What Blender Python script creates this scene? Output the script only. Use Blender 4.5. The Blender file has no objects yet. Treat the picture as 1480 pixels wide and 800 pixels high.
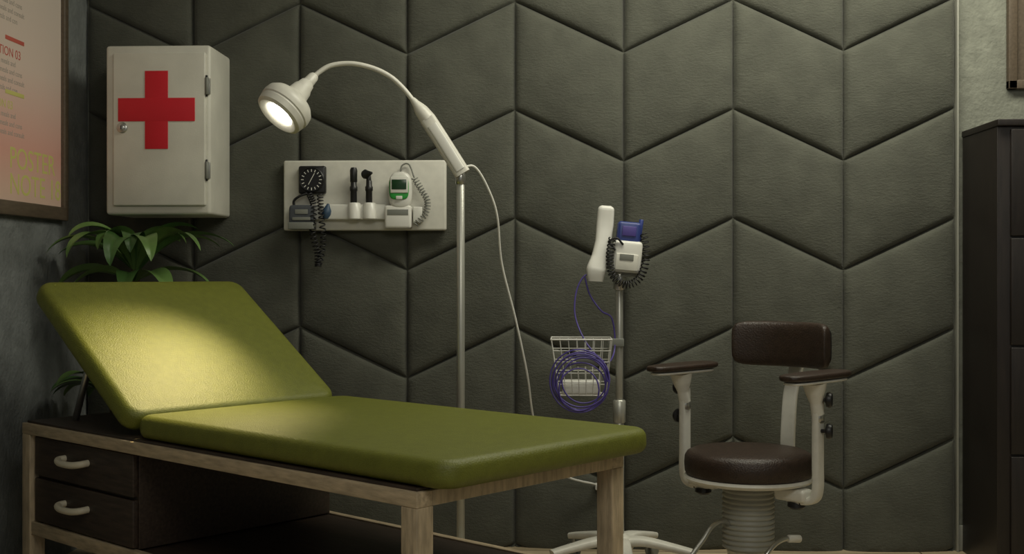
import bpy, bmesh, math, random
from mathutils import Vector, Matrix
random.seed(7)
sc = bpy.context.scene
sc.view_settings.view_transform = 'Standard'
def s2l(c):
    return tuple(((v/255)/12.92 if v/255 <= .04045 else ((v/255+.055)/1.055)**2.4) for v in c)
# ---------------------------------------------------------------- materials
def mat(name, rgb, rough=.5, metal=0., var=0., vscale=8., bump=0., bscale=60., emis=0., spec=.5, stretch=None, coat=0.):
    m = bpy.data.materials.new(name); m.use_nodes = True
    nt = m.node_tree; N = nt.nodes; L = nt.links
    b = N['Principled BSDF']; c = s2l(rgb)
    b.inputs['Roughness'].default_value = rough
    b.inputs['Metallic'].default_value = metal
    b.inputs['Specular IOR Level'].default_value = spec
    b.inputs['Coat Weight'].default_value = coat
    b.inputs['Base Color'].default_value = (*c, 1)
    tc = N.new('ShaderNodeTexCoord'); mp = N.new('ShaderNodeMapping')
    L.new(tc.outputs['Object'], mp.inputs['Vector'])
    if stretch: mp.inputs['Scale'].default_value = stretch
    nz = N.new('ShaderNodeTexNoise'); nz.inputs['Scale'].default_value = vscale; nz.inputs['Detail'].default_value = 6
    L.new(mp.outputs['Vector'], nz.inputs['Vector'])
    cr = N.new('ShaderNodeValToRGB')
    v = max(var, .03)
    cr.color_ramp.elements[0].position = .3; cr.color_ramp.elements[1].position = .7
    cr.color_ramp.elements[0].color = (*[x*(1-v) for x in c], 1)
    cr.color_ramp.elements[1].color = (*[min(1, x*(1+v)) for x in c], 1)
    L.new(nz.outputs['Fac'], cr.inputs['Fac']); L.new(cr.outputs['Color'], b.inputs['Base Color'])
    if bump:
        n2 = N.new('ShaderNodeTexNoise'); n2.inputs['Scale'].default_value = bscale; n2.inputs['Detail'].default_value = 4
        L.new(mp.outputs['Vector'], n2.inputs['Vector'])
        bp = N.new('ShaderNodeBump'); bp.inputs['Strength'].default_value = bump; bp.inputs['Distance'].default_value = .01
        L.new(n2.outputs['Fac'], bp.inputs['Height']); L.new(bp.outputs['Normal'], b.inputs['Normal'])
    if emis:
        b.inputs['Emission Color'].default_value = (*c, 1); b.inputs['Emission Strength'].default_value = emis
    return m

M_white = mat('white_painted_metal', (212, 210, 200), .4, var=.06, vscale=30)
M_cab = mat('cabinet_white', (206, 204, 193), .45, var=.10, vscale=6, bump=.05, bscale=200)
M_red = mat('cross_red', (200, 24, 40), .5, var=.05)
M_plastic = mat('white_plastic', (218, 217, 210), .3, var=.03)
M_chrome = mat('brushed_steel', (190, 190, 185), .28, metal=.9, var=.04)
M_pole = mat('satin_pole', (178, 178, 170), .35, metal=.55, var=.04)
M_black = mat('black_plastic', (24, 24, 26), .4)
M_rubber = mat('black_rubber', (18, 18, 20), .55)
M_dgrey = mat('dark_grey_fabric', (66, 70, 76), .8, bump=.3, bscale=300)
M_blue = mat('blue_plastic', (48, 62, 124), .35)
M_bulbblue = mat('bulb_blue', (50, 72, 96), .5)
M_purple = mat('purple_cable', (78, 66, 140), .45)
M_green = mat('green_plastic', (45, 150, 60), .4)
M_screen = mat('lcd_screen', (30, 60, 34), .2)
M_cordgrey = mat('grey_cord', (120, 122, 115), .5)
M_bellow = mat('bellows_rubber', (150, 150, 140), .5)
M_oak = mat('pale_oak', (180, 162, 134), .55, var=.28, vscale=7, bump=.15, bscale=40, stretch=(2, 12, 12))
M_oakv = mat('pale_oak_vertical', (180, 162, 134), .55, var=.28, vscale=7, bump=.15, bscale=40, stretch=(12, 12, 2))
M_dark = mat('dark_walnut', (56, 45, 37), .5, var=.4, vscale=7, bump=.1, bscale=50, stretch=(1.5, 14, 14))
M_wenge = mat('black_brown_wood', (30, 24, 21), .42, var=.3, vscale=6, bump=.08, bscale=60, stretch=(14, 14, 1.5))
M_leather = mat('olive_vinyl', (104, 108, 37), .48, var=.10, vscale=45, bump=.22, bscale=260, spec=.45)
M_brown = mat('brown_leather', (48, 35, 27), .42, var=.25, vscale=60, bump=.25, bscale=220)
M_leaf = mat('leaf_green', (104, 136, 74), .36, var=.3, vscale=7)
M_leaf2 = mat('leaf_green_dark', (72, 106, 54), .38, var=.3, vscale=7)
M_trunk = mat('cane_bark', (92, 76, 55), .8, var=.3, vscale=30, bump=.5, bscale=40)
M_pot = mat('ceramic_pot', (60, 60, 58), .4)
M_soil = mat('soil', (40, 30, 22), .95, var=.4, vscale=60, bump=.6, bscale=80)
M_ivory = mat('ivory_handle', (204, 196, 175), .35)
M_frame = mat('poster_frame_wood', (92, 80, 66), .5, var=.2, vscale=10, stretch=(10, 2, 10))
M_txt_r = mat('ink_red', (196, 96, 82), .7)
M_txt_g = mat('ink_grey', (172, 162, 154), .7)
M_txt_y = mat('ink_yellow', (206, 202, 118), .7)
M_bulb = mat('lit_bulb', (255, 250, 235), .3, emis=9)
M_plaster = mat('grey_plaster', (126, 128, 117), .85, var=.16, vscale=14, bump=.45, bscale=60)
M_plasterL = mat('blue_grey_plaster', (118, 122, 121), .85, var=.2, vscale=14, bump=.5, bscale=60)
M_ceil = mat('ceiling_paint', (190, 190, 184), .9)
M_trim = mat('trim_grey', (150, 150, 140), .5)

# upholstery
M_pad = mat('charcoal_upholstery', (79, 80, 71), .78, var=.16, vscale=9, spec=.35)
def pad_nodes():
    nt = M_pad.node_tree; N = nt.nodes; L = nt.links; b = N['Principled BSDF']
    tc = N.new('ShaderNodeTexCoord'); mp = N.new('ShaderNodeMapping'); mp.inputs['Scale'].default_value = (1, 1, 2.2)
    L.new(tc.outputs['Object'], mp.inputs['Vector'])
    w1 = N.new('ShaderNodeTexNoise'); w1.inputs['Scale'].default_value = 60; w1.inputs['Detail'].default_value = 6; w1.inputs['Roughness'].default_value = .7
    w2 = N.new('ShaderNodeTexNoise'); w2.inputs['Scale'].default_value = 5; w2.inputs['Detail'].default_value = 2
    L.new(mp.outputs['Vector'], w1.inputs['Vector']); L.new(tc.outputs['Object'], w2.inputs['Vector'])
    b1 = N.new('ShaderNodeBump'); b1.inputs['Strength'].default_value = .75; b1.inputs['Distance'].default_value = .005
    b2 = N.new('ShaderNodeBump'); b2.inputs['Strength'].default_value = .3; b2.inputs['Distance'].default_value = .03
    L.new(w1.outputs['Fac'], b1.inputs['Height']); L.new(w2.outputs['Fac'], b2.inputs['Height'])
    L.new(b2.outputs['Normal'], b1.inputs['Normal']); L.new(b1.outputs['Normal'], b.inputs['Normal'])
    b.inputs['Sheen Weight'].default_value = .12; b.inputs['Sheen Roughness'].default_value = .5
pad_nodes()

# floor planks
M_floor = mat('wood_floor', (170, 152, 124), .5)
def floor_nodes():
    nt = M_floor.node_tree; N = nt.nodes; L = nt.links; b = N['Principled BSDF']
    tc = N.new('ShaderNodeTexCoord')
    br = N.new('ShaderNodeTexBrick'); br.inputs['Scale'].default_value = 1
    br.inputs['Brick Width'].default_value = 1.4; br.inputs['Row Height'].default_value = .14
    br.inputs['Mortar Size'].default_value = .003
    br.inputs['Color1'].default_value = (*s2l((200, 184, 154)), 1); br.inputs['Color2'].default_value = (*s2l((180, 162, 132)), 1)
    br.inputs['Mortar'].default_value = (*s2l((80, 68, 52)), 1)
    L.new(tc.outputs['Object'], br.inputs['Vector'])
    mp = N.new('ShaderNodeMapping'); mp.inputs['Scale'].default_value = (2, 25, 2)
    nz = N.new('ShaderNodeTexNoise'); nz.inputs['Scale'].default_value = 4; nz.inputs['Detail'].default_value = 6
    L.new(tc.outputs['Object'], mp.inputs['Vector']); L.new(mp.outputs['Vector'], nz.inputs['Vector'])
    mx = N.new('ShaderNodeMixRGB'); mx.blend_type = 'MULTIPLY'; mx.inputs['Fac'].default_value = .3
    L.new(br.outputs['Color'], mx.inputs['Color1']); L.new(nz.outputs['Fac'], mx.inputs['Color2'])
    L.new(mx.outputs['Color'], b.inputs['Base Color'])
floor_nodes()
# poster paper
M_paper = mat('poster_paper', (220, 190, 175), .6)
def paper_nodes():
    nt = M_paper.node_tree; N = nt.nodes; L = nt.links; b = N['Principled BSDF']
    tc = N.new('ShaderNodeTexCoord'); sp = N.new('ShaderNodeSeparateXYZ')
    L.new(tc.outputs['Generated'], sp.inputs['Vector'])
    cr = N.new('ShaderNodeValToRGB'); e = cr.color_ramp.elements
    e[0].position = 0; e[0].color = (*s2l((216, 188, 170)), 1)
    e[1].position = 1; e[1].color = (*s2l((224, 218, 208)), 1)
    x = e.new(.16); x.color = (*s2l((220, 166, 152)), 1)
    x = e.new(.42); x.color = (*s2l((224, 204, 192)), 1)
    L.new(sp.outputs['Z'], cr.inputs['Fac']); L.new(cr.outputs['Color'], b.inputs['Base Color'])
paper_nodes()

# ---------------------------------------------------------------- mesh helpers
def root(name, loc, rz=0):
    e = bpy.data.objects.new(name, None); sc.collection.objects.link(e)
    e.empty_display_size = .1
    e.location = loc; e.rotation_euler = (0, 0, rz); return e
def mk(name, verts, faces, m, parent=None, smooth=True, mtx=None, sharp=None):
    me = bpy.data.meshes.new(name); me.from_pydata([tuple(v) for v in verts], [], faces)
    if mtx is not None: me.transform(mtx)
    bm = bmesh.new(); bm.from_mesh(me); bmesh.ops.recalc_face_normals(bm, faces=bm.faces[:]); bm.to_mesh(me); bm.free()
    if m: me.materials.append(m)
    if smooth:
        me.polygons.foreach_set('use_smooth', [True]*len(me.polygons))
        if sharp: me.set_sharp_from_angle(angle=math.radians(sharp))
    o = bpy.data.objects.new(name, me); sc.collection.objects.link(o)
    if parent: o.parent = parent
    return o
def rot(rx=0, ry=0, rz=0):
    return Matrix.Rotation(rz, 4, 'Z') @ Matrix.Rotation(ry, 4, 'Y') @ Matrix.Rotation(rx, 4, 'X')
def box(name, size, c, m, parent=None, bev=.003, R=None, seg=3):
    bm = bmesh.new(); bmesh.ops.create_cube(bm, size=1)
    bmesh.ops.scale(bm, vec=size, verts=bm.verts)
    if bev:
        bmesh.ops.bevel(bm, geom=bm.edges[:], offset=min(bev, min(size)*.45), segments=seg, affect='EDGES', profile=.5)
    me = bpy.data.meshes.new(name); bm.to_mesh(me); bm.free()
    me.transform(Matrix.Translation(c) @ (R if R else Matrix.Identity(4)))
    me.materials.append(m)
    me.polygons.foreach_set('use_smooth', [True]*len(me.polygons)); me.set_sharp_from_angle(angle=math.radians(50))
    o = bpy.data.objects.new(name, me); sc.collection.objects.link(o)
    if parent: o.parent = parent
    return o
def bb(name, a, b, m, parent=None, bev=.003):
    return box(name, [abs(b[i]-a[i]) for i in range(3)], [(a[i]+b[i])/2 for i in range(3)], m, parent, bev)
def align(d, o=(0, 0, 0)):
    return Matrix.Translation(o) @ Vector((0, 0, 1)).rotation_difference(Vector(d).normalized()).to_matrix().to_4x4()
def lathe(name, prof, m, parent=None, mtx=None, n=40, sharp=45):
    V = []; F = []
    for r, z in prof:
        for i in range(n):
            a = 2*math.pi*i/n; V.append((max(r, 1e-5)*math.cos(a), max(r, 1e-5)*math.sin(a), z))
    for k in range(len(prof)-1):
        for i in range(n):
            j = (i+1) % n
            F.append((k*n+i, k*n+j, (k+1)*n+j, (k+1)*n+i))
    if prof[0][0] > 1e-4: F.append(tuple(range(n))[::-1])
    if prof[-1][0] > 1e-4: F.append(tuple((len(prof)-1)*n+i for i in range(n)))
    return mk(name, V, F, m, parent, True, mtx, sharp)
def cyl(name, a, b, r, m, parent=None, n=24, r2=None, bev=.0):
    a = Vector(a); b = Vector(b); h = (b-a).length; r2 = r if r2 is None else r2
    e = min(bev if bev else .15*min(r, r2), h*.3)
    return lathe(name, [(r-e, 0), (r, e), (r2, h-e), (r2-e, h)], m, parent, align(b-a, a), n)
def catmull(P, k=8):
    P = [Vector(p) for p in P]; Q = [2*P[0]-P[1]]+P+[2*P[-1]-P[-2]]; out = []
    for i in range(1, len(Q)-2):
        for s in range(k):
            t = s/k; p0, p1, p2, p3 = Q[i-1:i+3]
            out.append(.5*((2*p1)+(-p0+p2)*t+(2*p0-5*p1+4*p2-p3)*t*t+(-p0+3*p1-3*p2+p3)*t**3))
    out.append(P[-1]); return out
def frames(P):
    T = []
    for i in range(len(P)):
        T.append((P[min(i+1, len(P)-1)]-P[max(i-1, 0)]).normalized())
    n = T[0].orthogonal().normalized(); Ns = [n]
    for i in range(1, len(P)):
        n = T[i-1].rotation_difference(T[i]) @ Ns[-1]; n = (n-T[i]*n.dot(T[i])).normalized(); Ns.append(n)
    return T, Ns
def tube(name, P, r, m, parent=None, smooth=8, n=10, rr=None, flat=None, up=None):
    P0 = P; P = catmull(P, smooth) if smooth else [Vector(p) for p in P]
    T, Ns = frames(P); V = []; F = []
    for i, p in enumerate(P):
        if isinstance(r, (list, tuple)):
            f = i/(len(P)-1)*(len(r)-1); k = min(int(f), len(r)-2); ri = r[k]+(r[k+1]-r[k])*(f-k)
        else: ri = r
        a1 = Ns[i]
        if up is not None:
            u = Vector(up); a1 = (u-T[i]*u.dot(T[i])).normalized()
        a2 = T[i].cross(a1)
        for j in range(n):
            a = 2*math.pi*j/n; ca, sa = math.cos(a), math.sin(a)
            if flat:
                e = .5; ca = math.copysign(abs(ca)**e, ca)*flat[0]; sa = math.copysign(abs(sa)**e, sa)*flat[1]
            V.append(p+a1*ri*ca+a2*ri*sa)
    for i in range(len(P)-1):
        for j in range(n):
            k = (j+1) % n; F.append((i*n+j, i*n+k, (i+1)*n+k, (i+1)*n+j))
    F.append(tuple(range(n))[::-1]); F.append(tuple((len(P)-1)*n+j for j in range(n)))
    return mk(name, V, F, m, parent, True, None, 60)
def coil(name, P, R, turns, r, m, parent=None):
    P = catmull(P, 10); T, Ns = frames(P); n = turns*12; out = []
    for i in range(n+1):
        f = i/n*(len(P)-1); k = min(int(f), len(P)-2); t = f-k
        c = P[k].lerp(P[k+1], t); a1 = Ns[k]; a2 = T[k].cross(a1); a = 2*math.pi*turns*i/n
        out.append(c+a1*R*math.cos(a)+a2*R*math.sin(a))
    return tube(name, out, r, m, parent, smooth=0, n=6)
def slab(name, x0, x1, y0, y1, z0, z1, rc, re, m, parent=None, mtx=None, dome=0.0):
    V = []; rings = []; K = 8
    def outline(ins):
        c = []; r = max(rc-ins, .004)
        for (cx, cy, a0) in ((x1-rc, y1-rc, 0), (x0+rc, y1-rc, 90), (x0+rc, y0+rc, 180), (x1-rc, y0+rc, 270)):
            for k in range(K+1):
                a = math.radians(a0+90*k/K)
                if ins < rc: c.append((cx+r*math.cos(a), cy+r*math.sin(a)))
                else:
                    e = ins-rc; sx = 1 if cx > (x0+x1)/2 else -1; sy = 1 if cy > (y0+y1)/2 else -1
                    c.append((cx-sx*e+r*math.cos(a), cy-sy*e+r*math.sin(a)))
        return c
    S = []
    for k in range(7):
        a = math.radians(-90+90*k/6); S.append((re-re*math.cos(a), z0+re+re*math.sin(a)))
    for k in range(1, 7):
        a = math.radians(15*k); S.append((re-re*math.cos(a), z1-re+re*math.sin(a)))
    W = min(x1-x0, y1-y0)/2
    for f in (.2, .35, .5, .7, .9):
        ins = re+(W-re)*f*.98; S.append((ins, z1+dome*(1-(1-f)**2)))
    for ins, z in S:
        rings.append([len(V)+i for i in range(4*(K+1))]); V += [(x, y, z) for x, y in outline(ins)]
    F = []; n = 4*(K+1)
    for a in range(len(rings)-1):
        for i in range(n):
            j = (i+1) % n; F.append((rings[a][i], rings[a][j], rings[a+1][j], rings[a+1][i]))
    F.append(tuple(rings[0])[::-1]); F.append(tuple(rings[-1]))
    return mk(name, V, F, m, parent, True, mtx)
def pillow(name, W, H, T, m, parent=None, mtx=None, bend=0., ex=4, n=24, st=22, endp=6):
    V = []; F = []
    for i in range(st+1):
        x = -math.cos(math.pi*i/st); s = max(1-abs(x)**endp, 1e-4)**(1/endp)
        if i in (0, st): s = .35
        for j in range(n):
            a = 2*math.pi*j/n; ca, sa = math.cos(a), math.sin(a)
            cz = math.copysign(abs(sa)**(2/ex), sa); cy = math.copysign(abs(ca)**(2/ex), ca)
            V.append((x*W/2, cy*T/2*(.3+.7*s) - bend*x*x, cz*H/2*s))
    for i in range(st):
        for j in range(n):
            k = (j+1) % n; F.append((i*n+j, i*n+k, (i+1)*n+k, (i+1)*n+j))
    F.append(tuple(range(n))[::-1]); F.append(tuple(st*n+j for j in range(n)))
    return mk(name, V, F, m, parent, True, mtx)
def text(name, s, size, m, parent, mtx):
    c = bpy.data.curves.new(name, 'FONT'); c.body = s; c.size = size; c.extrude = .0003
    c.materials.append(m); o = bpy.data.objects.new(name, c); sc.collection.objects.link(o)
    o.parent = parent; o.matrix_local = mtx; return o

# ---------------------------------------------------------------- room
YW = 4.69; XL = -1.90; XR = 2.9; ZC = 2.9
bb('floor', (XL-.1, -1.2, -.1), (XR+.1, YW+.1, 0), M_floor, None, 0)
bb('ceiling', (XL-.1, -1.2, ZC), (XR+.1, YW+.1, ZC+.1), M_ceil, None, 0)
bb('wall_back', (XL-.1, YW, 0), (XR+.1, YW+.1, ZC), M_plaster, None, 0)
bb('wall_left', (XL-.1, -1.2, 0), (XL, YW, ZC), M_plasterL, None, 0)
bb('wall_right', (XR, -1.2, 0), (XR+.1, YW, ZC), M_plaster, None, 0)
bb('trim_1', (1.546, 4.655, 0), (1.552, YW, ZC), M_trim, None, .001)
bb('baseboard_back', (1.556, 4.675, 0), (XR, YW, .1), M_trim, None, .003)

# upholstered chevron panels
def chevrons():
    V = []; F = []; n = 26; S = .43; x0 = 1.544-8*S
    for c in range(8):
        xa = x0+c*S
        za_peak = (c % 2 == 0)
        for k in range(-4, 5):
            zl = (1.302 if za_peak else 1.097)+k*S; zr = (1.097 if za_peak else 1.302)+k*S
            if max(zl, zr)+S < .01 or min(zl, zr) > ZC-.01: continue
            b = len(V)
            for j in range(n+1):
                v = .5-.5*math.cos(math.pi*j/n)
                for i in range(n+1):
                    u = .5-.5*math.cos(math.pi*i/n)
                    d = min(u, 1-u, v, 1-v)*S
                    t = min(d/.020, 1); h = .024*math.sqrt(max(0, 1-(1-t)**2))
                    h += .032*(16*u*(1-u)*v*(1-v))**.45
                    z = zl+(zr-zl)*u+S*v
                    V.append((xa+u*S, YW+.008-h, min(max(z, .0), ZC)))
            for j in range(n):
                for i in range(n):
                    q = b+j*(n+1)+i; f = (q, q+1, q+n+2, q+n+1)
                    zs = [V[w][2] for w in f]
                    if max(zs)-min(zs) < 1e-4: continue
                    F.append(f)
    V = [(x, min(y, YW-.001), z) for x, y, z in V]
    me = bpy.data.meshes.new('upholstered_wall_panels'); me.from_pydata(V, [], F)
    me.materials.append(M_pad); me.polygons.foreach_set('use_smooth', [True]*len(me.polygons))
    o = bpy.data.objects.new('upholstered_wall_panels', me); sc.collection.objects.link(o)
chevrons()

# ---------------------------------------------------------------- treatment couch
bed = root('examination_couch', (-1.742, 3.763, 0), math.radians(-39.46))
L_, W_ = 1.85, .765
lw = .052
for i, (x, y) in enumerate(((0, 0), (L_-lw, 0), (0, W_-lw), (L_-lw, W_-lw))):
    bb('leg_%d' % (i+1), (x, y, 0), (x+lw, y+lw, .565), M_oakv, bed, .003)
bb('rail_near', (0, 0, .565), (L_, .05, .6), M_oak, bed, .002)
bb('rail_far', (0, W_-.05, .565), (L_, W_, .6), M_oak, bed, .002)
bb('rail_foot', (L_-.05, .05, .565), (L_, W_-.05, .6), M_oakv, bed, .002)
bb('rail_head', (0, .05, .565), (.05, W_-.05, .6), M_oakv, bed, .002)
bb('top_board', (.012, .012, .598), (L_-.012, W_-.012, .607), M_dark, bed, .002)
bb('shelf', (.02, .03, .258), (L_-.02, W_-.03, .28), M_dark, bed, .002)
bb('shelf_rail_near', (lw, .005, .245), (L_-lw, .03, .285), M_oak, bed, .002)
bb('shelf_rail_far', (lw, W_-.03, .245), (L_-lw, W_-.005, .285), M_oak, bed, .002)
bb('drawer_carcass', (.054, .03, .285), (.66, W_-.03, .565), M_dark, bed, .002)
for i, (z0, z1) in enumerate(((.437, .56), (.29, .427))):
    bb('drawer_front_%d' % (i+1), (.062, .012, z0), (.655, .03, z1), M_dark, bed, .003)
    zc = (z0+z1)/2+.005
    tube('drawer_handle_%d' % (i+1), [(.26, .014, zc+.006), (.262, -.012, zc+.004), (.29, -.024, zc), (.33, -.027, zc-.001), (.37, -.024, zc), (.398, -.012, zc+.004), (.40, .014, zc+.006)], .0105, M_ivory, bed, n=12)
slab('mattress', .650, 1.93, .012, .798, .608, .675, .06, .026, M_leather, bed, dome=.003)
al = math.radians(34.2)
mt = Matrix.Translation((.655, 0, .672)) @ Matrix(((-math.cos(al), 0, math.sin(al), 0), (0, 1, 0, 0), (math.sin(al), 0, math.cos(al), 0), (0, 0, 0, 1)))
slab('backrest_pad', .0, .70, .005, .785, -.072, 0, .055, .028, M_leather, bed, mt, dome=.004)
o = box('backrest_board', (.6, .68, .014), (.36, .39, -.08), M_dark, bed, .003)
o.data.transform(mt)
for i, y in enumerate((.12, .66)):
    cyl('backrest_strut_%d' % (i+1), (.12, y, .607), (.25, y, .875), .011, M_chrome, bed)
    cyl('hinge_%d' % (i+1), (.655, y-.03, .612), (.655, y+.03, .612), .006, M_chrome, bed)

# ---------------------------------------------------------------- first aid cabinet
fa = root('first_aid_cabinet', (-1.507, 4.372, 1.304))
bb('body', (-.199, 0.006, 0), (.199, .276, .636), M_cab, fa, .012)
bb('door', (-.166, -.010, .033), (.184, .010, .606), M_cab, fa, .005)
bb('cross_vertical', (-.0435, -.0125, .245), (.0435, -.0095, .537), M_red, fa, .0005)
bb('cross_horizontal', (-.1455, -.0127, .3485), (.1455, -.0093, .4355), M_red, fa, .0005)
lathe('lock', [(.02, 0), (.02, .004), (.016, .007), (.012, .007), (.012, .012), (.009, .014), (0, .014)], M_chrome, fa, align((0, -1, 0), (-.130, -.010, .325)))
bb('keyhole', (-.1315, -.0255, .318), (-.1285, -.0235, .332), M_black, fa, 0)
for i, z in enumerate((.48, .165)):
    cyl('hinge_barrel_%d' % (i+1), (.189, -.006, z-.032), (.189, -.006, z+.032), .007, M_cordgrey, fa)
    cyl('hinge_pin_%d' % (i+1), (.189, -.006, z-.040), (.189, -.006, z+.040), .004, M_black, fa)
    bb('hinge_leaf_%d' % (i+1), (.183, -.002, z-.03), (.199, .008, z+.03), M_chrome, fa, .001)

# ---------------------------------------------------------------- instrument board
ib = root('diagnostic_instrument_board', (-1.087, 4.612, 1.252))
def bx(u): return (u-410)/365.0
def bz(v): return (333-v)/365.0
bb('board', (0, 0, 0), (.643, .036, .276), M_white, ib, .008)
bb('gauge_plate', (bx(434), -.03, bz(281)), (bx(473), 0, bz(241)), M_black, ib, .008)
lathe('gauge_bezel', [(.048, 0), (.05, .006), (.046, .010), (.044, .006), (0, .006)], M_black, ib, align((0, -1, 0), (bx(453.5), -.028, bz(261))))
for k in range(16):
    a = 2*math.pi*k/16
    box('tick_%d' % (k+1), (.003, .001, .010), (bx(453.5)+.036*math.sin(a), -.036, bz(261)+.036*math.cos(a)), M_plastic, ib, 0, rot(ry=a))
box('needle', (.0025, .001, .05), (bx(453.5), -.037, bz(261)+.003), M_plastic, ib, 0, rot(ry=.5))
bb('cuff_basket', (bx(422), -.065, bz(332)), (bx(458), 0, bz(322)), M_cordgrey, ib, .003)
pillow('cuff', .094, .092, .05, M_dgrey, ib, Matrix.Translation((bx(440), -.035, bz(314))), ex=6, endp=10)
box('cuff_strap', (.07, .004, .012), (bx(441), -.062, bz(317)), M_cordgrey, ib, .001)
box('cuff_label', (.05, .002, .018), (bx(441), -.061, bz(307)), M_cordgrey, ib, .0005)
tube('cuff_hose', [(bx(430), -.03, bz(303)), (bx(428), -.035, bz(292)), (bx(436), -.04, bz(285)), (bx(446), -.035, bz(281))], .005, M_rubber, ib)
coil('gauge_coil_cord', [(bx(450), -.035, bz(280)), (bx(458), -.05, bz(300)), (bx(456), -.05, bz(335)), (bx(462), -.035, bz(365)), (bx(463), -.03, bz(383)), (bx(470), -.03, bz(350)), (bx(468), -.045, bz(310)), (bx(466), -.04, bz(282))], .011, 40, .0026, M_rubber, ib)
lathe('inflation_bulb', [(0, 0), (.01, .003), (.018, .02), (.017, .035), (.009, .05), (.005, .06), (0, .062)], M_bulbblue, ib, align((.2, 0, 1), (bx(473), -.03, bz(317))))
bb('handle_holder_rail', (bx(456), -.03, bz(318)), (bx(561), 0, bz(296)), M_plastic, ib, .006)
for i, u in enumerate((515, 537)):
    cyl('holder_cup_%d' % (i+1), (bx(u), -.03, bz(318)), (bx(u), -.03, bz(294)), .026, M_plastic, ib, r2=.024, bev=.004)
    lathe('instrument_handle_%d' % (i+1), [(.010, 0), (.013, .01), (.0125, .06), (.015, .064), (.015, .078), (.012, .082), (.0115, .10), (.008, .105), (0, .106)], M_black, ib, align((0, 0, 1), (bx(u-1), -.035, bz(300))))
lathe('ophthalmoscope_head', [(.010, 0), (.014, .006), (.0145, .05), (.011, .060), (0, .062)], M_black, ib, align((0, 0, 1), (bx(514), -.035, bz(266))))
lathe('otoscope_head', [(.016, 0), (.019, .010), (.013, .020), (.005, .042), (0, .043)], M_black, ib, align((.8, -.6, .1), (bx(529), -.035, bz(254))))
cyl('otoscope_neck', (bx(536), -.035, bz(272)), (bx(535), -.035, bz(250)), .010, M_black, ib)
# ear thermometer
pillow('thermometer_body', .145, .092, .045, M_plastic, ib, Matrix.Translation((bx(581), -.038, bz(277))) @ rot(ry=math.pi/2), ex=3.2, endp=3)
pillow('thermometer_trim', .088, .076, .01, M_green, ib, Matrix.Translation((bx(580), -.060, bz(274))) @ rot(ry=math.pi/2), ex=3, endp=4)
bb('thermometer_bezel', (bx(568), -.068, bz(281)), (bx(593), -.06, bz(258)), M_plastic, ib, .003)
bb('thermometer_screen', (bx(570), -.0695, bz(276)), (bx(591), -.0675, bz(262)), M_screen, ib, .001)
bb('thermometer_button', (bx(576), -.0675, bz(290)), (bx(585), -.063, bz(285)), M_plastic, ib, .002)
bb('thermometer_cradle', (bx(559), -.055, bz(331)), (bx(597), 0, bz(298)), M_plastic, ib, .010)
bb('cradle_label', (bx(563), -.0565, bz(312)), (bx(593), -.054, bz(304)), M_cordgrey, ib, .0008)
bb('probe_cover_box', (bx(599), -.04, bz(322)), (bx(612), 0, bz(300)), M_plastic, ib, .004)
coil('thermometer_cord', [(bx(600), -.02, bz(258)), (bx(610), -.025, bz(275)), (bx(619), -.025, bz(292)), (bx(616), -.03, bz(310)), (bx(602), -.035, bz(325))], .011, 18, .0024, M_cordgrey, ib)
tube('thermometer_cable', [(bx(580), -.02, bz(255)), (bx(582), -.015, bz(241)), (bx(592), -.012, bz(239)), (bx(600), -.02, bz(258))], .003, M_cordgrey, ib)

# ---------------------------------------------------------------- examination floor lamp
la = root('examination_floor_lamp', (-.351, 4.19, 0), 0)
def star(par, n, R, z0, z1, m, w=.03, a0=0., cast=.025, cm=M_black):
    for i in range(n):
        a = a0+2*math.pi*i/n; c, s = math.cos(a), math.sin(a)
        tube('base_arm_%d' % (i+1), [(0.02*c, .02*s, z0), (R*.35*c, R*.35*s, z0+.004), (R*.7*c, R*.7*s, (z0*.6+z1*.4)), (R*c, R*s, z1)], [1.15, 1, .85, .75], m, par, n=16, flat=(.016, w), up=(0, 0, 1))
        for q in (-1, 1):
            cc = Vector((R*.97*c, R*.97*s, cast)); t = Vector((-s, c, 0))
            cyl('caster_%d_%d' % (i+1, q+1), cc+t*q*.006, cc+t*q*.018, cast, cm, par, bev=.004)
        cyl('caster_stem_%d' % (i+1), (R*.97*c, R*.97*s, cast), (R*.97*c, R*.97*s, z1+.005), .006, M_chrome, par)
star(la, 5, .22, .085, .06, M_white, .02, .3)
lathe('hub', [(.0, .06), (.035, .062), (.04, .075), (.036, .11), (.02, .13), (0, .13)], M_white, la)
cyl('pole', (0, 0, .11), (0, 0, 1.43), .0145, M_pole, la)
cyl('pole_collar', (0, 0, 1.40), (0, 0, 1.448), .018, M_chrome, la)
cyl('pivot', (0, -.022, 1.452), (0, .022, 1.452), .019, M_chrome, la)
tube('arm_housing', [(.008, 0, 1.436), (-.03, 0, 1.496), (-.075, -.003, 1.567), (-.118, -.005, 1.633)], 1, M_white, la, n=20, flat=(.027, .029), up=(0, 1, 0), smooth=6)
tube('arm_cover', [(.0, -.022, 1.450), (-.03, -.024, 1.498), (-.07, -.026, 1.562), (-.10, -.027, 1.608)], 1, M_plastic, la, n=20, flat=(.008, .018), up=(0, 1, 0), smooth=6)
tube('arm_taper', [(-.116, -.005, 1.63), (-.14, -.006, 1.662), (-.16, -.007, 1.688), (-.172, -.008, 1.703)], [.029, .025, .014, .010], M_white, la, n=16)
tube('gooseneck', [(-.165, -.008, 1.693), (-.205, -.012, 1.742), (-.25, -.018, 1.782), (-.31, -.025, 1.811), (-.384, -.035, 1.826), (-.455, -.045, 1.818), (-.50, -.055, 1.79), (-.52, -.062, 1.765)], .0088, M_white, la, n=14)
hd = Vector((-.52, -.44, -.73)).normalized(); hp = Vector((-.513, -.06, 1.778))
HM = align(hd, hp) @ Matrix.Scale(1.15, 4)
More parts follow.
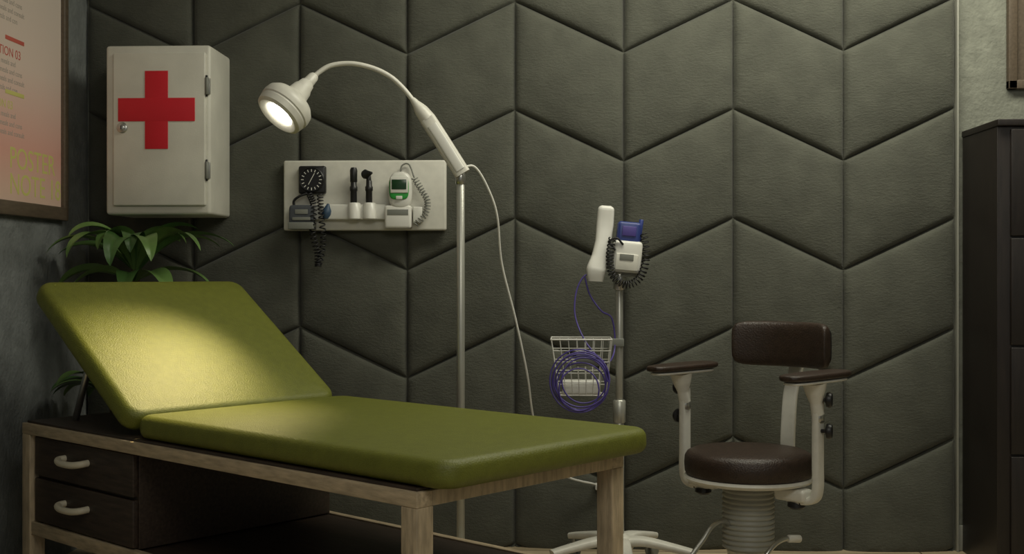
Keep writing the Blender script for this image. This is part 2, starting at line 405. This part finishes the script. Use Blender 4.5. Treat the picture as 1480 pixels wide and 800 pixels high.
lathe('head_shell', [(0, -.006), (.012, -.004), (.016, .004), (.018, .03), (.022, .034), (.025, .05), (.030, .06), (.034, .085), (.046, .098), (.068, .108), (.080, .122), (.083, .138), (.082, .150), (.079, .152), (.079, .156), (.080, .158), (.076, .176), (.066, .182), (.050, .176), (.044, .168), (.0, .168)], M_white, la, HM, n=56, sharp=35)
lathe('head_bulb', [(.042, .1685), (.040, .173), (.025, .177), (0, .178)], M_bulb, la, HM, n=40)
cord = [(.012, .0, 1.463), (.05, .01, 1.462), (.09, .03, 1.40), (.126, .06, 1.295), (.141, .11, 1.12), (.189, .16, .917), (.231, .21, .709), (.251, .26, .55), (.289, .31, .384), (.38, .37, .30), (.487, .425, .262), (.505, .438, .25)]
tube('power_cord', cord, .0042, M_plastic, la, n=8)
bb('power_plug', (.490, .425, .238), (.518, .462, .262), M_plastic, la, .004)

# ---------------------------------------------------------------- potted plant
PX, PY = -1.585, 4.35
pl = root('potted_dracaena', (PX, PY, 0))
lathe('pot', [(0, 0), (.085, 0), (.10, .01), (.125, .30), (.13, .31), (.13, .325), (.118, .325), (.112, .30), (0, .30)], M_pot, pl)
lathe('soil', [(.112, .295), (.06, .305), (0, .308)], M_soil, pl)
tube('cane_1', [(.02, .02, .3), (.03, .02, .6), (.015, .01, .9), (.0, .0, 1.10)], [.022, .018, .016, .014], M_trunk, pl, n=10)
tube('cane_2', [(-.04, -.03, .3), (-.06, -.05, .45), (-.06, -.06, .6)], [.018, .015, .012], M_trunk, pl, n=10)
def leaf(idx, base, az, ln, w, el, droop, m, tw=0, zmax=9):
    n = 20; V = []; F = []; p = Vector(base); e = el; h = Vector((math.cos(az), math.sin(az), 0)); side = Vector((-math.sin(az), math.cos(az), 0))
    for i in range(n+1):
        t = i/n
        d = h*math.cos(e)+Vector((0, 0, math.sin(e))); nn = -h*math.sin(e)+Vector((0, 0, math.cos(e)))
        s = (side*math.cos(tw)+nn*math.sin(tw))
        # narrow petiole, broad middle, pointed tip
        prof = (.16+.84*min(1, (t/.38))**1.3) if t < .38 else math.cos((t-.38)/.62*math.pi/2)**.75
        hw = w*max(prof, .01)
        for q in (-1, -.62, -.25, 0, .25, .62, 1):
            v = p+s*q*hw+nn*(abs(q)**.8*hw*.30); v.z = min(v.z, zmax); V.append(v)
        p = p+d*(ln/n); e -= droop/n*(.4+1.2*t)
    for i in range(n):
        for k in range(6):
            a = i*7+k; F.append((a, a+1, a+8, a+7))
    return mk('leaf_%d' % idx, V, F, m, pl)
def reach(az, ln, bx_, by_):
    wx, wy = PX+bx_, PY+by_
    c, s = math.cos(az), math.sin(az); f = 1e9
    if s > 0: f = min(f, (4.61-wy)/s)
    if c < 0: f = min(f, (wx+1.87)/-c)
    return min(ln, f*1.1)
# (azimuth deg, length, elevation, droop, halfwidth)
spec = [(-6, .44, .85, 1.7, .036), (-30, .42, 1.0, 2.2, .042), (-58, .36, 1.15, 2.9, .046), (-90, .36, 1.2, 3.3, .046), (-122, .38, 1.1, 2.7, .044), (-150, .42, .95, 2.1, .040), (-176, .42, .80, 1.7, .036),
        (25, .36, .9, 1.8, .038), (65, .28, 1.0, 1.6, .036), (115, .28, 1.0, 1.6, .036), (155, .34, .95, 1.7, .036),
        (-18, .30, 1.25, 2.5, .042), (-75, .28, 1.4, 3.3, .044), (-108, .30, 1.35, 3.1, .044), (-140, .32, 1.25, 2.4, .040), (10, .30, 1.2, 1.9, .038), (-42, .30, .55, 2.3, .042), (-132, .30, .5, 2.1, .042), (-80, .25, .55, 2.3, .042), (-5, .33, .45, 1.6, .038), (178, .32, .45, 1.5, .038)]
for k, (az, ln, el, dr, w) in enumerate(spec):
    a = math.radians(az)
    z0 = 1.085 if k < 16 else 1.05
    leaf(k+1, (.010*math.cos(a), .010*math.sin(a), z0+.002*(k % 16)), a, reach(a, ln, 0, 0), w, el, dr, M_leaf if k % 3 else M_leaf2, random.uniform(-.35, .35), 1.297)
for k, az in enumerate((100, 130, 160, 185, 205, 225, 245, 265, 285, 60)):
    a = math.radians(az); ln = reach(a, random.uniform(.24, .32), -.06, -.06)
    leaf(40+k, (-.06, -.06, .60+.004*k), a, ln, .038, .6+.05*k, 1.8, M_leaf2 if k % 2 else M_leaf)

# ---------------------------------------------------------------- vital signs stand
vs = root('vital_signs_monitor_stand', (.219, 4.33, 0))
def sx(u): return (u-895)/394.0
def sz(v): return 1.083-(v-395)/394.0
star(vs, 5, .265, .105, .08, M_white, .03, math.radians(-14), .028, M_cordgrey)
lathe('hub', [(0, .075), (.05, .078), (.055, .095), (.045, .12), (.022, .135), (0, .135)], M_white, vs)
cyl('lower_pole', (0, 0, .12), (0, 0, .56), .0175, M_pole, vs)
cyl('height_collar', (0, 0, sz(610)), (0, 0, sz(577)), .023, M_pole, vs)
cyl('upper_pole', (0, 0, .55), (0, 0, sz(405)), .0135, M_pole, vs)
cyl('top_mount', (0, 0, sz(418)), (0, -.01, sz(392)), .022, M_chrome, vs)
bb('mount_plate', (sx(884), -.03, sz(400)), (sx(925), .02, sz(388)), M_cordgrey, vs, .004)
box('monitor_body', (.105, .075, .115), (sx(905), -.03, sz(371)), M_plastic, vs, .014, rot(ry=.09))
box('monitor_front', (.08, .006, .06), (sx(904), -.069, sz(379)), M_white, vs, .003, rot(ry=.09))
box('monitor_display', (.05, .003, .022), (sx(904), -.0725, sz(372)), M_cordgrey, vs, .001, rot(ry=.09))
box('probe_cover_cartridge', (.085, .065, .11), (sx(907), -.025, sz(343)), M_blue, vs, .012, rot(ry=.09))
box('cartridge_window', (.05, .004, .035), (sx(908), -.059, sz(335)), M_purple, vs, .003, rot(ry=.09))
cyl('probe', (sx(922), -.03, sz(350)), (sx(926), -.03, sz(318)), .008, M_blue, vs)
# hand-held piece
tube('handset', [(sx(876), -.02, sz(298)), (sx(875.6), -.02, sz(303)), (sx(874), -.02, sz(325)), (sx(871), -.03, sz(350)), (sx(866), -.04, sz(372)), (sx(861), -.05, sz(390)), (sx(860), -.05, sz(406))], [.6, 1.0, 1.05, .97, 1.0, 1.2, .9], M_plastic, vs, n=24, flat=(.024, .030), up=(0, 1, 0))
bb('handset_cradle', (sx(870), -.04, sz(388)), (sx(890), .0, sz(362)), M_cordgrey, vs, .005)
coil('coil_cord_1', [(sx(884), -.06, sz(345)), (sx(880), -.075, sz(372)), (sx(884), -.08, sz(397)), (sx(903), -.085, sz(411)), (sx(923), -.075, sz(400)), (sx(932), -.05, sz(372)), (sx(929), -.04, sz(338))], .013, 32, .0024, M_rubber, vs)
tube('cord_link', [(sx(888), -.07, sz(362)), (sx(880), -.07, sz(350)), (sx(890), -.075, sz(345)), (sx(899), -.07, sz(354))], .0038, M_rubber, vs)
# wire basket
x0, x1, y0, y1, zt, zb = sx(797), sx(882), -.15, .0, sz(487), sz(566)
xi0, xi1, yi0, yi1 = x0+.03, x1-.02, y0+.03, y1-.01
def lerp(a, b, t): return a+(b-a)*t
for i in range(6):
    t = i/5; z = lerp(zt, zb, t); a0_, a1_, b0_, b1_ = lerp(x0, xi0, t), lerp(x1, xi1, t), lerp(y0, yi0, t), lerp(y1, yi1, t)
    tube('basket_ring_%d' % (i+1), [(a0_, b0_, z), (a1_, b0_, z), (a1_, b1_, z), (a0_, b1_, z), (a0_, b0_, z)], .0032 if i == 0 else .0016, M_plastic, vs, smooth=0, n=8)
for i in range(8):
    t = i/7
    tube('basket_wire_x%d' % i, [(lerp(x0, x1, t), y0, zt), (lerp(xi0, xi1, t), yi0, zb), (lerp(xi0, xi1, t), yi1, zb), (lerp(x0, x1, t), y1, zt)], .0015, M_plastic, vs, smooth=0, n=6)
for i in range(6):
    t = i/5
    tube('basket_wire_y%d' % i, [(x0, lerp(y0, y1, t), zt), (xi0, lerp(yi0, yi1, t), zb), (xi1, lerp(yi0, yi1, t), zb), (x1, lerp(y0, y1, t), zt)], .0015, M_plastic, vs, smooth=0, n=6)
bb('basket_clamp', (x1-.01, -.03, sz(500)), (.016, .018, sz(488)), M_cordgrey, vs, .004)
bb('cuff_box', (xi0+.01, yi0+.02, zb+.002), (xi1-.02, yi1-.02, zb+.05), M_plastic, vs, .006)
bb('basket_tag', (sx(832), y0-.006, sz(524)), (sx(866), y0-.002, sz(508)), M_cordgrey, vs, .001)
LO = [(.100, 0, 0), (.094, .006, -.004), (.104, -.004, .004), (.086, .002, -.016), (.078, .012, .006), (.070, -.006, -.026), (.098, .003, .010)]
for k, (R1, ox, oz) in enumerate(LO):
    cx, cz = sx(838)+ox, sz(545)+oz
    tube('cable_loop_%d' % (k+1), [(cx+R1*math.cos(a*math.pi/8), y0-.018-.005*k+.006*math.sin(a*math.pi/4+k), cz+R1*(.98+.04*(k % 3))*math.sin(a*math.pi/8)) for a in range(17)], .0027, M_purple, vs, n=8, smooth=3)
tube('sensor_cable_1', [(sx(858), -.04, sz(400)), (sx(845), -.05, sz(398)), (sx(833), -.06, sz(420)), (sx(831), -.08, sz(455)), (sx(845), -.12, sz(490)), (sx(868), -.165, sz(520)), (sx(876), -.175, sz(545))], .003, M_purple, vs, n=8)
tube('sensor_cable_2', [(sx(845), -.05, sz(400)), (sx(852), -.05, sz(425)), (sx(868), -.05, sz(448)), (sx(884), -.03, sz(460)), (sx(888), -.03, sz(500)), (sx(878), -.1, sz(520)), (sx(860), -.17, sz(510))], .003, M_purple, vs, n=8)

# ---------------------------------------------------------------- stool with arms
ch = root('surgeon_stool_with_armrests', (.603, 3.80, 0), math.radians(-42.7))
lathe('seat_cushion', [(0, .433), (.17, .433), (.194, .439), (.201, .452), (.203, .478), (.201, .500), (.194, .512), (.178, .520), (.10, .525), (0, .526)], M_brown, ch, n=64, sharp=80)
lathe('seat_pan', [(0, .416), (.165, .418), (.198, .426), (.204, .434), (.200, .442), (.18, .444), (0, .444)], M_white, ch, n=64)
prof = [(.0, .205), (.072, .205)]
for k in range(13):
    z = .208+k*.0162; prof += [(.076, z), (.083, z+.005), (.083, z+.010), (.076, z+.015)]
prof += [(.070, .420), (0, .420)]
lathe('bellows_cover', prof, M_bellow, ch, n=48, sharp=80)
lathe('column', [(0, .06), (.055, .06), (.062, .07), (.064, .18), (.07, .206), (0, .206)], M_chrome, ch)
star(ch, 5, .28, .085, .065, M_white, .03, .4, .027)
lathe('base_hub', [(0, .055), (.075, .06), (.08, .08), (.07, .11), (0, .115)], M_white, ch)
pillow('backrest', .355, .150, .05, M_brown, ch, Matrix.Translation((.005, .235, .848)), bend=.06, ex=3.6, endp=8)
pillow('backrest_shell', .33, .125, .02, M_black, ch, Matrix.Translation((.005, .270, .848)), bend=.055, ex=4, endp=8)
tube('back_support', [(0, .10, .420), (0, .17, .423), (0, .225, .46), (0, .235, .56), (0, .25, .68), (0, .29, .78), (0, .29, .86)], 1, M_white, ch, n=16, flat=(.009, .026), up=(0, 1, 0))
cyl('tilt_pivot', (-.03, .27, .80), (.03, .27, .80), .018, M_chrome, ch)
for s, nm in ((-1, 'far'), (1, 'near')):
    x = s*.250
    pillow('armrest_pad_'+nm, .335, .092, .026, M_brown, ch, Matrix.Translation((x, -.01, .773)) @ rot(rz=math.pi/2) @ rot(rx=math.pi/2), ex=3, endp=4)
    pillow('armrest_plate_'+nm, .30, .078, .012, M_white, ch, Matrix.Translation((x, -.01, .756)) @ rot(rz=math.pi/2) @ rot(rx=math.pi/2), ex=3, endp=4)
    tube('arm_bracket_'+nm, [(x, -.02, .752), (x, -.015, .72), (x, -.01, .69), (x, 0, .655)], [.038, .030, .019, .02], M_white, ch, n=14)
    tube('arm_post_'+nm, [(x, 0, .70), (x, 0, .60), (x, 0, .50), (x, 0, .43), (x-s*.012, 0, .395), (x-s*.05, 0, .385), (x-s*.10, 0, .39)], 1, M_white, ch, n=16, flat=(.0125, .021), up=(s, 0, .01))
    cyl('arm_sleeve_'+nm, (x, 0, .66), (x, 0, .63), .019, M_chrome, ch)
    bb('arm_under_bracket_'+nm, (min(x-s*.03, x-s*.14), -.03, .380), (max(x-s*.03, x-s*.14), .03, .420), M_white, ch, .012)
    for j, (z, q) in enumerate(((.70, .8), (.605, .8))):
        cyl('knob_stem_%s_%d' % (nm, j), (x, .0, z), (x+s*.03, .0, z), .006, M_black, ch)
        lathe('knob_%s_%d' % (nm, j), [(.010, 0), (.022, .004), (.024, .012), (.020, .02), (0, .022)], M_black, ch, align((s, .4, 0), (x+s*.022, .006, z)), n=20)
    lathe('under_knob_'+nm, [(.012, 0), (.026, .005), (.027, .018), (.02, .025), (0, .026)], M_black, ch, align((0, 0, -1), (x-s*.075, 0, .382)), n=20)
ir = Matrix.Rotation(math.radians(42.7+2.3), 4, 'Z')
def cv(p): return ir @ Vector(p)
tube('foot_lever_1', [cv(p) for p in ((-.06, -.03, .285), (-.09, -.06, .305), (-.13, -.09, .295), (-.17, -.12, .25), (-.22, -.15, .20), (-.27, -.16, .16), (-.24, -.10, .11), (-.07, -.02, .10))], .0075, M_chrome, ch, n=12)
tube('foot_lever_2', [cv(p) for p in ((.125, -.10, .255), (.09, -.12, .262), (.05, -.15, .25), (.01, -.17, .21), (-.03, -.16, .15), (-.02, -.06, .10))], .0075, M_chrome, ch, n=12)
cyl('foot_lever_grip', cv((.10, -.115, .262)), cv((.145, -.085, .255)), .012, M_white, ch, bev=.004)

# ---------------------------------------------------------------- drawer cabinet on the right
dc = root('dark_drawer_cabinet', (1.572, 4.29, 0))
bb('carcass', (0, .02, 0), (.75, .384, 1.612), M_wenge, dc, .002)
bb('top', (-.004, .0, 1.612), (.754, .384, 1.636), M_wenge, dc, .003)
for i in range(4):
    z = .045+i*.391
    bb('drawer_front_%d' % (i+1), (.045, .004, z), (.705, .022, z+.382), M_wenge, dc, .003)
    tube('drawer_pull_%d' % (i+1), [(.33, .006, z+.2), (.332, -.02, z+.198), (.375, -.026, z+.196), (.418, -.02, z+.198), (.42, .006, z+.2)], .006, M_chrome, dc, n=8)

# ---------------------------------------------------------------- pictures
pf = root('framed_picture', (1.745, 4.66, 1.80))
for nm, a, b in (('frame_left', (0, 0, 0), (.035, .03, .8)), ('frame_right', (.565, 0, 0), (.6, .03, .8)), ('frame_bottom', (0, 0, 0), (.6, .03, .035)), ('frame_top', (0, 0, .765), (.6, .03, .8))):
    bb(nm, a, b, M_frame, pf, .004)
bb('print', (.03, .015, .03), (.57, .028, .77), M_frame, pf, 0)
ps = root('framed_wall_poster', (XL+.001, 3.45, 1.283))
H = 1.25; Wd = .985
for nm, a, b in (('frame_far', (0, Wd-.035, 0), (.028, Wd, H)), ('frame_near', (0, 0, 0), (.028, .035, H)), ('frame_bottom', (0, .03, 0), (.028, Wd-.03, .05)), ('frame_top', (0, .03, H-.05), (.028, Wd-.03, H))):
    bb(nm, a, b, M_frame, ps, .004)
bb('paper', (.004, .03, .04), (.012, Wd-.03, H-.04), M_paper, ps, 0)
def TM(y, z): return Matrix.Translation((.0122, y, z)) @ rot(rz=math.pi/2) @ rot(rx=math.pi/2)
text('heading_1', 'PRESCRIPTION 03', .044, M_txt_r, ps, TM(.27, .545))
text('heading_2', 'PRESCRIPTION 02', .040, M_txt_r, ps, TM(.26, .80))
text('heading_3', 'SECTION 03', .040, M_txt_y, ps, TM(.34, .365))
for j, (zz, n) in enumerate(((.755, 4), (.515, 4), (.335, 3))):
    for i in range(n):
        text('body_text_%d_%d' % (j+1, i+1), 'take daily after meals and consult'[i:i+27+(i % 3)*3], .027, M_txt_g, ps, TM(.30, zz-i*.030))
text('title_1', 'POSTER', .105, M_txt_y, ps, TM(.53, .165))
text('title_2', 'NOTE 18', .105, M_txt_y, ps, TM(.53, .075))
for i, z in enumerate((.60, .415, .85)):
    bb('icon_%d' % (i+1), (.012, .50, z), (.0132, .64, z+.014), (M_txt_r, M_txt_y, M_txt_r)[i], ps, .0002)

# ---------------------------------------------------------------- lights
def area(name, loc, target, sx_, sy_, e, col):
    l = bpy.data.lights.new(name, 'AREA'); l.shape = 'RECTANGLE'; l.size = sx_; l.size_y = sy_; l.energy = e; l.color = col
    o = bpy.data.objects.new(name, l); sc.collection.objects.link(o); o.location = loc
    o.rotation_euler = (Vector(target)-Vector(loc)).to_track_quat('-Z', 'Y').to_euler(); return o
area('ceiling_light_back', (.9, 3.75, 2.84), (.8, 4.35, 0), 2.1, .4, 43, (1, .97, .80))
area('ceiling_light_front', (.4, .8, 2.8), (.2, 3.6, .8), 1.8, 1.2, 31, (1, .97, .85))
sp = bpy.data.lights.new('lamp_spot', 'SPOT'); sp.energy = 80; sp.color = (1, .82, .40); sp.spot_size = math.radians(62); sp.spot_blend = 1.; sp.shadow_soft_size = .04
so = bpy.data.objects.new('lamp_spot', sp); sc.collection.objects.link(so)
hw = Vector((-.351, 4.19, 0))+hp+hd*.22; so.location = hw
so.rotation_euler = (Vector((-1.19, 3.38, .70))-hw).to_track_quat('-Z', 'Y').to_euler()
w = bpy.data.worlds.new('world'); sc.world = w; w.use_nodes = True
w.node_tree.nodes['Background'].inputs['Color'].default_value = (.97, .97, .93, 1)
w.node_tree.nodes['Background'].inputs['Strength'].default_value = .22

# ---------------------------------------------------------------- camera
cd = bpy.data.cameras.new('camera'); cam = bpy.data.objects.new('camera', cd); sc.collection.objects.link(cam)
cd.lens = 41.5; cd.sensor_width = 36; cd.shift_y = -.0034; cd.clip_start = .02
cam.location = (0, 0, 1.083); cam.rotation_euler = (math.radians(90), 0, math.radians(2.3))
sc.camera = cam
